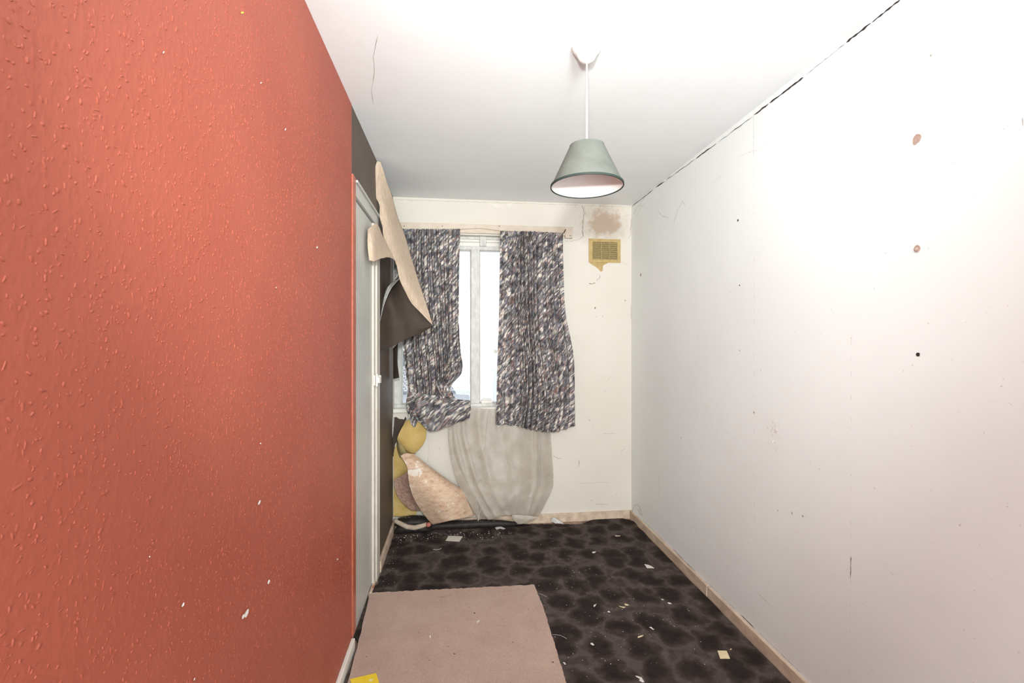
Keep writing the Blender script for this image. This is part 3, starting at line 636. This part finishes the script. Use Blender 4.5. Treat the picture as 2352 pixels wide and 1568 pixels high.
# yellow sheet under the window
yw = empty('peeled_wallpaper', onY(925, 1178, YB-.01)); tag(yw, 'yellow peeling wallpaper with a round curled top, under the left curtain beside the brown wall', 'wallpaper')
T = lambda px, py, dy: onY(px, py, YB-dy)
rows = [[T(926, 1000, .012), T(932, 1000, .014), T(940, 1000, .014)], [T(906, 1030, .006), T(925, 1030, .010), T(945, 1035, .012)], [T(904, 1080, .006), T(930, 1080, .012), T(958, 1085, .010)],
        [T(904, 1130, .006), T(930, 1130, .010), T(965, 1135, .01)], [T(903, 1186, .019), T(930, 1186, .021), T(955, 1184, .021)]]
sheet('lower_sheet', rows, M['foam_yellow'], yw, 24, 40, .0012, crumple=.006, ragged=.006)
rows = [[T(933, 965, .06), T(948, 962, .08), T(962, 962, .07), T(975, 968, .05)], [T(924, 980, .085), T(943, 982, .10), T(962, 983, .08), T(979, 985, .05)],
        [T(914, 1001, .095), T(934, 1006, .10), T(957, 1008, .08), T(978, 1006, .05)], [T(913, 1013, .07), T(928, 1022, .09), T(948, 1026, .08), T(969, 1024, .05)], [T(920, 1022, .04), T(932, 1034, .06), T(945, 1040, .06), T(953, 1041, .05)]]
sheet('curled_top', rows, M['foam_yellow'], yw, 40, 40, .0015, ragged=.002)
rows = [[T(911, 1004, .05), T(914, 1010, .085), T(924, 1022, .08)], [T(912, 1030, .03), T(920, 1034, .07), T(936, 1042, .06)], [T(918, 1050, .02), T(928, 1052, .04), T(942, 1050, .03)]]
sheet('curl_underside', rows, M['vent'], yw, 16, 16, .0012)
rows = [[T(899, 955, .02), T(903, 958, .02), T(906, 960, .02)], [T(896, 990, .03), T(900, 990, .03), T(903, 995, .03)], [T(892, 1026, .05), T(894, 1026, .05), T(898, 1020, .04)]]
o = sheet('torn_strip', rows, M['paper_white'], yw, 6, 20, .001, ragged=.003)

# pink-beige sheet in front
pk = empty('peeled_wallpaper', T(1000, 1204, .12)); tag(pk, 'stiff pinkish beige wallpaper piece with torn white patches, leaning below the bunched curtain', 'wallpaper')
rows = [[T(919, 1046, .13), T(930, 1041, .13), T(940, 1041, .12), T(950, 1042, .10)],
        [T(934, 1070, .17), T(955, 1066, .17), T(975, 1068, .14), T(992, 1075, .08)],
        [T(938, 1100, .20), T(968, 1092, .21), T(1002, 1092, .17), T(1030, 1103, .08)],
        [T(946, 1135, .19), T(985, 1120, .24), T(1028, 1117, .19), T(1063, 1127, .08)],
        [T(966, 1172, .15), T(1005, 1155, .23), T(1045, 1145, .19), T(1075, 1153, .09)],
        [T(993, 1205, .10), T(1028, 1197, .18), T(1062, 1190, .15), T(1090, 1184, .06)]]
sheet('main_sheet', rows, M['paper_pink'], pk, 50, 60, .002, ragged=.006, seed=4)
rows = [[T(937, 1083, .15), T(925, 1090, .12), T(915, 1096, .10), T(904, 1103, .09)], [T(942, 1110, .17), T(932, 1112, .13), T(920, 1118, .10), T(907, 1123, .09)],
        [T(950, 1138, .16), T(940, 1140, .12), T(928, 1145, .10), T(917, 1146, .09)], [T(967, 1173, .12), T(957, 1173, .10), T(945, 1172, .09), T(936, 1166, .08)]]
sheet('side_flap', rows, M['paper_dark'], pk, 24, 30, .002, ragged=.003, seed=9)
# dusty plastic sheet below the sill
ps = empty('plastic_sheet', T(1150, 1195, .05)); tag(ps, 'dusty translucent plastic sheet hanging from the window sill down to the skirting', 'plastic sheet')
rows = [[T(1036, 936, .03), T(1090, 936, .03), T(1150, 940, .03), T(1210, 942, .03), T(1264, 944, .03)],
        [T(1030, 985, .035), T(1085, 985, .04), T(1148, 985, .05), T(1210, 985, .045), T(1265, 985, .035)],
        [T(1035, 1045, .05), T(1092, 1045, .06), T(1152, 1045, .07), T(1212, 1045, .06), T(1268, 1045, .04)],
        [T(1052, 1105, .07), T(1100, 1105, .09), T(1155, 1105, .10), T(1212, 1105, .08), T(1271, 1110, .04)],
        [T(1075, 1150, .08), T(1115, 1155, .10), T(1160, 1155, .11), T(1205, 1150, .10), T(1258, 1145, .05)],
        [T(1098, 1192, .06), T(1130, 1192, .08), T(1165, 1182, .09), T(1200, 1187, .09), T(1238, 1185, .05)]]
def pf(u, v):
    s = 0
    for c_, w_, h_, dr in [(.08, .03, 1, .12), (.16, .025, .8, .18), (.3, .04, .8, .2), (.5, .05, .5, .1), (.66, .05, .5, .05), (.83, .02, 1., -.02), (.92, .03, .6, -.05)]:
        s += h_*math.exp(-((u-c_-dr*v*v)/w_)**2)
    s += .9*v*v*math.exp(-((v-.8-.15*math.sin(u*6))/.05)**2)
    s += 1.3*max(0, v-.3)*(noise.noise(Vector((u*5, v*6, 1)))+.5*noise.noise(Vector((u*11, v*13, 4))))
    return np.array((0, -.008*s, 0))
sheet('sheet', rows, M['plastic'], ps, 110, 90, .0006, pf, ragged=.006, seed=3)
rows = [[T(1030, 986, .045), T(1034, 986, .045), T(1038, 986, .045)], [T(1035, 1045, .06), T(1040, 1045, .06), T(1044, 1045, .06)], [T(1050, 1105, .08), T(1058, 1105, .085), T(1070, 1105, .09)], [T(1074, 1150, .09), T(1085, 1150, .10), T(1096, 1152, .105)], [T(1090, 1180, .08), T(1098, 1190, .09), T(1103, 1195, .08)]]
sheet('folded_edge', rows, M['plastic'], ps, 10, 50, .0006, ragged=.002, seed=5)
MB().tube([T(1245, 1012, .062), T(1244, 1045, .066), T(1244, 1080, .068), T(1243, 1120, .072)], .0012, 6).build('edge_seam', M['scrap_grey'], ps)
MB().tube([T(1098, 1196, .085), T(1101, 1180, .10), T(1108, 1160, .115)], [.003, .002, .001], 6).build('gather', M['scrap_grey'], ps)
rows = [[T(1175, 1182, .12), T(1195, 1182, .125), T(1215, 1184, .125), T(1236, 1187, .12)], [T(1178, 1192, .125), T(1195, 1192, .135), T(1213, 1193, .135), T(1228, 1192, .125)], [T(1190, 1204, .12), T(1199, 1203, .13), T(1210, 1200, .13), T(1222, 1195, .12)]]
bag = empty('plastic_bag', T(1200, 1204, .125)); tag(bag, 'small clear plastic bag with a spiral mark at the foot of the plastic sheet', 'plastic bag')
sheet('bag', rows, M['plastic'], bag, 24, 14, .0006, ragged=.003, crumple=.006)
m = MB()
for r0 in (.004, .009, .014): m.tube([T(1208, 1193, .152)+Vector((1.25*r0*math.cos(a), 0, .8*r0*math.sin(a))) for a in [i*math.pi/8 for i in range(17)]], .0008, 5)
m.build('spiral_mark', M['card_white'], bag)

# carpets
cz = .012
def outline(pts, z, amp, step, seed): return [onZ(x, y, z) for x, y in jag(pts, amp, step, seed)]
def slab(name, pts3, th, mat):
    n = len(pts3); low = [p-Vector((0, 0, th)) for p in pts3]
    o = mesh(name, pts3+low, [tuple(range(n))]+[(i, (i+1) % n, n+(i+1) % n, n+i) for i in range(n)], mat); fix_normals(o); return o
back = jag([(893, 1220), (930, 1214), (985, 1210), (1090, 1204), (1180, 1204), (1240, 1203), (1290, 1204), (1335, 1203), (1358, 1194), (1375, 1188), (1415, 1187), (1440, 1192), (1466, 1199)], .8, 5, 3)
pts = [onZ(x, y, cz) for x, y in back]
for p in pts: p.y = min(p.y, YB-.018); p.x = max(p.x, XL+.03)
rb_ = random.Random(2)
y = 3.2; 
while y > YR+.1: pts.append(Vector((XR-.018-rb_.uniform(0, .006), y, cz))); y -= .05
pts += [Vector((XR-.02, YR+.02, cz)), Vector((XL+.02, YR+.02, cz))]
y = YR+.1
while y < 3.2: pts.append(Vector((XL+(-.007+rb_.uniform(0, .002) if 2.14 < y < 2.58 else .018+rb_.uniform(0, .008)), y, cz))); y += .05
o = slab('patterned_carpet', pts, .010, M['carpet']); tag(o, 'dark brown fitted carpet with black blotch pattern covering the floor', 'carpet')
pts = [onZ(x, y, .02) for x, y in jag([(846, 1361), (1227, 1342), (1250, 1400), (1301, 1568)], .9, 6, 9)]
d = (pts[-1]-pts[-20]).normalized(); pts.append(pts[-1]+d*.9)
pl = [Vector((XL+.045, -.1, .02)), Vector((XL+.045, 1.2, .02)), Vector((XL+.06, 1.9, .02))]
q = onZ(846, 1361, .02)
y_s = pts[-1].y; pts += [Vector((pl[0].x, y_s, .02))]
for k in range(30):
    x_ = XL+.042+(q.x-XL-.042)*(k/30)**3+random.uniform(0, .004)
    if k < 29: pts.append(Vector((x_, y_s+(q.y-y_s)*(k+1)/30, .02)))
o = slab('beige_carpet_offcut', pts, .008, M['beige']); tag(o, 'rectangular beige carpet offcut lying on the dark patterned carpet by the red wall', 'carpet')

# curled carpet at the back left corner
rl = empty('rolled_carpet_edge', (-.33, 3.25, .012)); tag(rl, 'black rolled carpet end with a cream wavy band, in the corner under the yellow wallpaper', 'carpet roll')
def lump(pts, prof, n=20):
    m = MB(); P = [Vector(p) for p in pts]; vs = []; fs = []
    for i, (p, (ry, rz)) in enumerate(zip(P, prof)):
        for k in range(n):
            a = 2*math.pi*k/n; vs.append(p+Vector((0, ry*math.cos(a), rz*math.sin(a))))
        if i:
            for k in range(n): fs.append(((i-1)*n+k, (i-1)*n+(k+1) % n, i*n+(k+1) % n, i*n+k))
    fs += [tuple(range(n))[::-1], tuple(range((len(P)-1)*n, len(P)*n))]
    return m.add(vs, fs)
xs = [(-.448, .006), (-.435, .024), (-.42, .038), (-.38, .046), (-.32, .050), (-.26, .046), (-.22, .036), (-.195, .022), (-.18, .004)]
o = lump([(x, 3.290, .060+r*.5) for x, r in xs], [(r*1.1, r*.7) for x, r in xs], 24).build('roll', M['lump_dark'], rl, smooth=True)
lump([(x, 3.265, .012+r*.7) for x, r in xs], [(r*.8, r*.7) for x, r in xs], 20).build('roll_underside', M['lump_dark'], rl, smooth=True)
MB().tube([(-.445, 3.262, .112), (-.43, 3.248, .103), (-.39, 3.236, .086), (-.35, 3.228, .068), (-.30, 3.224, .062), (-.25, 3.228, .070), (-.215, 3.235, .078)], [.007, .014, .016, .017, .017, .016, .014], 14).build('cream_band', M['backing'], rl, smooth=True)
MB().tube([(-.218, 3.228, .074), (-.20, 3.226, .078), (-.188, 3.228, .080)], [.015, .017, .008], 14).build('red_end', M['red_tip'], rl, smooth=True)
hp = empty('lifted_carpet_fold', (.1, 3.31, .012)); tag(hp, 'low dark carpet fold with a cream edge, running along the skirting under the plastic sheet', 'carpet fold')
xs = [(-.22, .02), (-.15, .03), (-.05, .032), (.08, .030), (.2, .03), (.32, .024), (.42, .014), (.48, .006)]
lump([(x, 3.305, .012+r*.75) for x, r in xs], [(r, r*.95) for x, r in xs], 16).build('fold', M['lump_dark'], hp, smooth=True)
MB().tube([onZ(1110, 1201, .02), onZ(1145, 1199, .022), onZ(1180, 1196, .026)], [.002, .005, .004], 8).build('cream_edge', M['backing'], hp, smooth=True)

# ---------------------------------------------------------------- scraps on the floor
def scrap(name, pts, z, mat, label, cat='paper scrap', th=.0012, group=None):
    P = [onZ(x, y, z) for x, y in pts]; c = sum(P, Vector())/len(P); c.z = z
    rr = random.Random(int(pts[0][0])); Q = [p-c+Vector((0, 0, th+rr.uniform(0, .002))) for p in P]
    n = len(Q); low = [p-Vector((0, 0, th)) for p in Q]
    o = mesh(name, Q+low, [tuple(range(n)), tuple(range(2*n-1, n-1, -1))]+[(i, (i+1) % n, n+(i+1) % n, n+i) for i in range(n)], mat)
    fix_normals(o); o.location = c; tag(o, label, cat, group); return o
ZD, ZBg = .0125, .0205
scrap('white_card', [(1030, 1231), (1063, 1232), (1055, 1244), (1024, 1242)], ZD, M['card_white'], 'off-white slanted card on the dark carpet, in front of the pinkish wallpaper piece', 'card')
scrap('torn_paper_scrap', [(1480, 1296), (1490, 1298), (1497, 1301), (1503, 1305), (1486, 1305)], ZD, M['scrap'], 'torn triangular white paper scrap on the dark carpet by the right skirting')
scrap('cream_card', [(1648, 1494), (1669, 1495), (1677, 1513), (1654, 1513)], ZD, M['card_cream'], 'small square cream card on the dark carpet near the right wall', 'card')
n_ = scrap('yellow_note', [(804, 1560), (864, 1546), (874, 1580), (815, 1596)], ZBg, M['note'], 'bright yellow square paper note on the beige carpet beside the red wall', 'note', .001)
m = MB(); cc = onZ(852, 1563, ZBg); m.box((cc.x-.007, cc.y-.007, ZBg+.003), (cc.x+.007, cc.y+.006, ZBg+.0036)); o = m.build('printed_square', M['note_mark'], n_)
items = [
 ([(1459, 1552), (1466, 1553), (1474, 1557), (1480, 1566), (1475, 1567), (1468, 1563), (1470, 1560), (1462, 1555)], 'scrap', 'curled white paper shred on the dark carpet at the bottom edge of the picture'),
 ([(1491, 1440), (1496, 1440), (1500, 1444), (1503, 1445), (1500, 1447), (1496, 1444)], 'scrap', 'thin forked white shred on the dark carpet, just behind a cream chip'),
 ([(1465, 1462), (1471, 1460), (1478, 1459), (1476, 1462), (1470, 1464), (1465, 1465)], 'card_cream', 'oblong cream chip on the dark carpet in front of the thin forked shred'),
 ([(1356, 1477), (1361, 1477), (1365, 1482), (1362, 1483), (1357, 1480)], 'scrap', 'small wedge shaped white chip on dark carpet right of the beige offcut'),
 ([(1434, 1386), (1440, 1387), (1445, 1390), (1441, 1391), (1436, 1390)], 'card_cream', 'right-hand one of two curved cream flakes on the dark carpet'),
 ([(1421, 1391), (1428, 1393), (1437, 1394), (1433, 1396), (1425, 1394)], 'card_cream', 'left-hand one of two curved cream flakes on the dark carpet'),
 ([(1360, 1268), (1365, 1267), (1369, 1267), (1366, 1270), (1361, 1270)], 'scrap', 'short white sliver on the dark carpet, far from the walls'),
 ([(1412, 1229), (1418, 1229), (1425, 1230), (1424, 1232), (1414, 1232)], 'backing', 'tan oblong chip on the dark carpet near the far skirting'),
 ([(1395, 1405), (1399, 1403), (1402, 1407), (1398, 1407)], 'scrap', 'small pointed white chip left of the two curved cream flakes'),
 ([(1533, 1384), (1538, 1384), (1543, 1386), (1541, 1388), (1536, 1387)], 'scrap', 'small white crumb near the right skirting, level with the curved cream flakes'),
 ([(1518, 1376), (1523, 1376), (1525, 1378), (1520, 1378)], 'scrap_grey', 'small greyish crumb left of the white crumb near the right skirting'),
 ([(1363, 1391), (1367, 1388), (1370, 1387), (1367, 1392), (1364, 1394)], 'scrap', 'narrow white flake on the dark carpet halfway to the beige offcut edge'),
 ([(1293, 1521), (1297, 1521), (1300, 1526), (1297, 1527)], 'scrap', 'white flake on the dark carpet touching the edge of the beige offcut'),
 ([(1676, 1491), (1680, 1489), (1681, 1491), (1678, 1493)], 'card_cream', 'tiny cream chip just behind the square cream card'),
 ([(1137, 1212), (1145, 1209), (1152, 1210), (1161, 1214), (1156, 1216), (1148, 1214), (1141, 1216)], 'scrap', 'crumpled white plaster flake on the carpet in front of the plastic sheet'),
 ([(1167, 1418), (1172, 1416)], None, None)]
for pts_, mt, lb in items[:-1]: scrap('paper_flake', pts_, ZD, M[mt], lb, 'flake')
scrap('paper_flake', [(1095, 1430), (1096, 1427), (1101, 1424), (1102, 1426), (1098, 1430)], ZBg, M['scrap'], 'slanted white flake on the beige carpet, nearer the window', 'flake')
scrap('paper_flake', [(986, 1461), (988, 1459), (990, 1461), (989, 1466), (987, 1466)], ZBg, M['scrap'], 'small upright white flake on the beige carpet, nearer the red wall', 'flake')
def hair(name, pts, z, label, r=.0006, mat='scrap_grey'):
    m = MB().tube([onZ(x, y, z+.001+r) for x, y in pts], r, 5); o = m.build(name, M[mat]); tag(o, label, 'thread')
hair('pale_thread', [(1268, 1457), (1278, 1457), (1288, 1459), (1298, 1464), (1302, 1467)], ZD, 'pale curved thread on the dark carpet beside the beige offcut, near its long edge')
hair('pale_thread', [(995, 1261), (1003, 1262), (1010, 1261), (1014, 1258)], ZD, 'pale thread on the dark carpet in front of the off-white slanted card', .0012)
hair('pale_thread', [(1237, 1362), (1246, 1365), (1255, 1370)], ZD, 'pale short thread on the dark carpet at the far corner of the beige offcut')
# wall plug
p = wr(2108, 571); pl_ = empty('wall_plug', p); tag(pl_, 'round pinkish brown wall plug set in the white right-hand wall', 'wall plug')
m = MB(); n = 20
m.tube([p+Vector((0, 0, 0)), p+Vector((-.003, 0, 0))], .0085, n); m.build('collar', M['hole_pink'], pl_)
m = MB().tube([p+Vector((-.003, .001, 0)), p+Vector((-.0042, .001, 0))], .0045, 12); m.build('core', M['stain'], pl_)
# loose thin wire in the far right corner
pts_ = [(1452, 1183), (1453, 1168), (1458, 1160), (1464, 1158), (1469, 1164), (1473, 1176), (1475, 1184), (1470, 1180), (1465, 1168)]
m = MB().tube([onX(x, y, XR-.012) for x, y in pts_], .0007, 5); o = m.build('loop_of_wire', M['wire']); tag(o, 'thin looped wire standing in the far right corner above the skirting', 'wire')
# plaster piece on the bare strip
P = [onZ(1263, 1196, .01)+Vector((0, .0, .03)), onZ(1272, 1186, .01)]
rows = [[onY(1264, 1196, 3.325), onY(1270, 1188, 3.32), onY(1276, 1190, 3.32)], [onY(1270, 1199, 3.31), onY(1278, 1193, 3.30), onY(1288, 1196, 3.31)], [onY(1276, 1202, 3.29), onY(1286, 1202, 3.28), onY(1296, 1203, 3.29)]]
o = sheet('crumpled_grey_paper', rows, M['scrap_grey'], None, 14, 14, .001, crumple=.006, ragged=.003); tag(o, 'crumpled grey paper piece against the far skirting, beside the plastic sheet', 'paper scrap')
# uncountable crumbs
m = MB(); rc = random.Random(11)
def crumb(x, y, z, s, mi=0):
    a = rc.uniform(0, 6.28); k = [(Vector((math.cos(a+i*2.1)*s*rc.uniform(.5, 1.1), math.sin(a+i*2.1)*s*rc.uniform(.5, 1.1), 0))) for i in range(3)]
    b = Vector((x, y, z)); m.add([b+q_ for q_ in k]+[b+Vector((0, 0, s*rc.uniform(.3, .9)))], [(0, 1, 3), (1, 2, 3), (2, 0, 3), (2, 1, 0)], mi)
for i in range(560):
    t = rc.random()
    if t < .42: x, y = rc.uniform(-.42, .38), 3.17+rc.gauss(0, .035)
    elif t < .50: x, y = XL+.05+abs(rc.gauss(0, .03)), rc.uniform(2.5, 3.2)
    elif t < .80: x, y = rc.gauss(.62, .22), rc.gauss(2.2, .35)
    else: x, y = rc.uniform(.1, 1.25), rc.uniform(1.3, 3.2)
    if y > 3.25 or x < XL+.04 or x > XR-.03: continue
    if x < .35 and y < 2.56: continue
    crumb(x, y, ZD, rc.choice([.0012, .0016, .002, .003])*(1.5 if t < .3 else 1), 0)
for i in range(60):
    if i < 26: x = rc.uniform(-.42, -.22); crumb(x, 3.28+rc.uniform(-.02, .02), .117, rc.choice([.0014, .002, .003]))
    else: x = rc.uniform(-.05, .35); crumb(x, 3.29, .060, rc.choice([.0012, .002]))
o = m.build('plaster_crumbs', M['flake']); tag(o, 'scattered white plaster crumbs and dust over the dark carpet', 'crumbs', kind='stuff')
m = MB()
for i in range(240):
    x, y = (rc.uniform(-.1, .30), rc.uniform(1.5, 2.45)) if rc.random() < .75 else (rc.uniform(-.38, .3), rc.uniform(1.4, 2.45))
    crumb(x, y, ZBg, rc.choice([.001, .0013, .0022]), 0)
o = m.build('dark_grit', M['crack']); tag(o, 'dark grit sprinkled over the beige carpet offcut', 'grit', kind='stuff')

# ================================================================ OUTSIDE
mb = MB().box((-60, 6, -6.2), (60, 120, -6)); o = mb.build('ground_outside', M['render_wall']); o['kind'] = 'structure'
D = 18.
def roofed(name, px0, px1, pr, pe, label):
    r0 = empty(name, W((px0+px1)/2, 784, D)*1.0); r0.location.z = -6
    a, b = W(px0, pe, D), W(px1, pe, D); c_, d = W(px1, pr, D+2.4), W(px0, pr, D+2.4)
    c_.x, d.x = b.x, a.x
    zr = c_.z; dz = c_.z-a.z; n = 1
    ye, yr = a.y, d.y; Lx = b.x-a.x; Ls = math.hypot(dz, yr-ye)
    me = mesh('roof', [(a.x, ye, a.z), (b.x, ye, a.z), (b.x, yr, zr), (a.x, yr, zr), (a.x, 2*yr-ye, a.z), (b.x, 2*yr-ye, a.z)], [(0, 1, 2, 3), (3, 2, 5, 4)], M['tiles'], uvs=[(0, 0), (Lx, 0), (Lx, Ls), (0, Ls), (0, 0), (Lx, 0)], solid=.06)
    place(me, r0)
    MB().box((a.x+.2, ye+.3, -6), (b.x-.2, 2*yr-ye-.3, a.z)).build('wall', M['render_wall'], r0)
    MB().tube([(a.x, ye-.05, a.z-.03), (b.x, ye-.05, a.z-.03)], .06, 8).build('gutter', M['gutter'], r0)
    tag(r0, label, 'house'); return r0
roofed('house', 880, 1078, 842, 901, 'neighbouring house with grey tiled roof slope seen through the left window panes')
# gable house
r0 = empty('house', (0, 0, -6)); D2 = 24.
A = W(1092, 783, D2); L_ = W(1040, 803, D2); R_ = W(1136, 806, D2); r0.location = (A.x, A.y, -6)
hw = R_.x-A.x; zr, ze = A.z, R_.z
mb = MB().prism([(A.x-hw, A.y+.3, -6), (A.x+hw, A.y+.3, -6), (A.x+hw, A.y+.3, ze), (A.x, A.y+.3, zr-.05), (A.x-hw, A.y+.3, ze)], (0, 7, 0)); fix_normals(mb.build('wall', M['render_wall'], r0))
for sgn in (-1, 1):
    ex = A.x+sgn*(hw+.15)
    me = mesh('roof_slope', [(A.x, A.y, zr), (ex, A.y, ze-.06), (ex, A.y+7.5, ze-.06), (A.x, A.y+7.5, zr)], [(0, 1, 2, 3)], M['base'], uvs=[(0, 0), (2, 0), (2, 7), (0, 7)], solid=.16); place(me, r0)
tag(r0, 'pale gabled house seen far off behind the window post', 'house')
# tree
def tree(c, r, label):
    t = empty('tree', (c.x, c.y, -6)); tag(t, label, 'tree')
    vs = []; fs = []; rt_ = random.Random(3)
    for i in range(2600):
        d = Vector((rt_.gauss(0, 1), rt_.gauss(0, 1), rt_.gauss(0, 1))).normalized(); q = c+Vector((d.x*r, d.y*r, d.z*r*.8))*(rt_.uniform(.55, 1)*(1+.25*noise.noise(d*2.5)))
        a = Vector((rt_.gauss(0, 1), rt_.gauss(0, 1), rt_.gauss(0, 1))).normalized()*.10; b = a.cross(d).normalized()*.07
        k = len(vs); vs += [q-a, q+b, q+a, q-b]; fs.append((k, k+1, k+2, k+3))
    place(mesh('leaves', vs, fs, M['leaf']), t)
    MB().tube([(c.x, c.y, -6), (c.x+.1, c.y, (c.z-6)/2), (c.x, c.y, c.z)], [.25, .18, .08], 8).build('trunk', M['bark'], t)
tree(W(922, 842, 26), 1.1, 'green tree behind the tiled roof, seen in the gap left of the curtain')
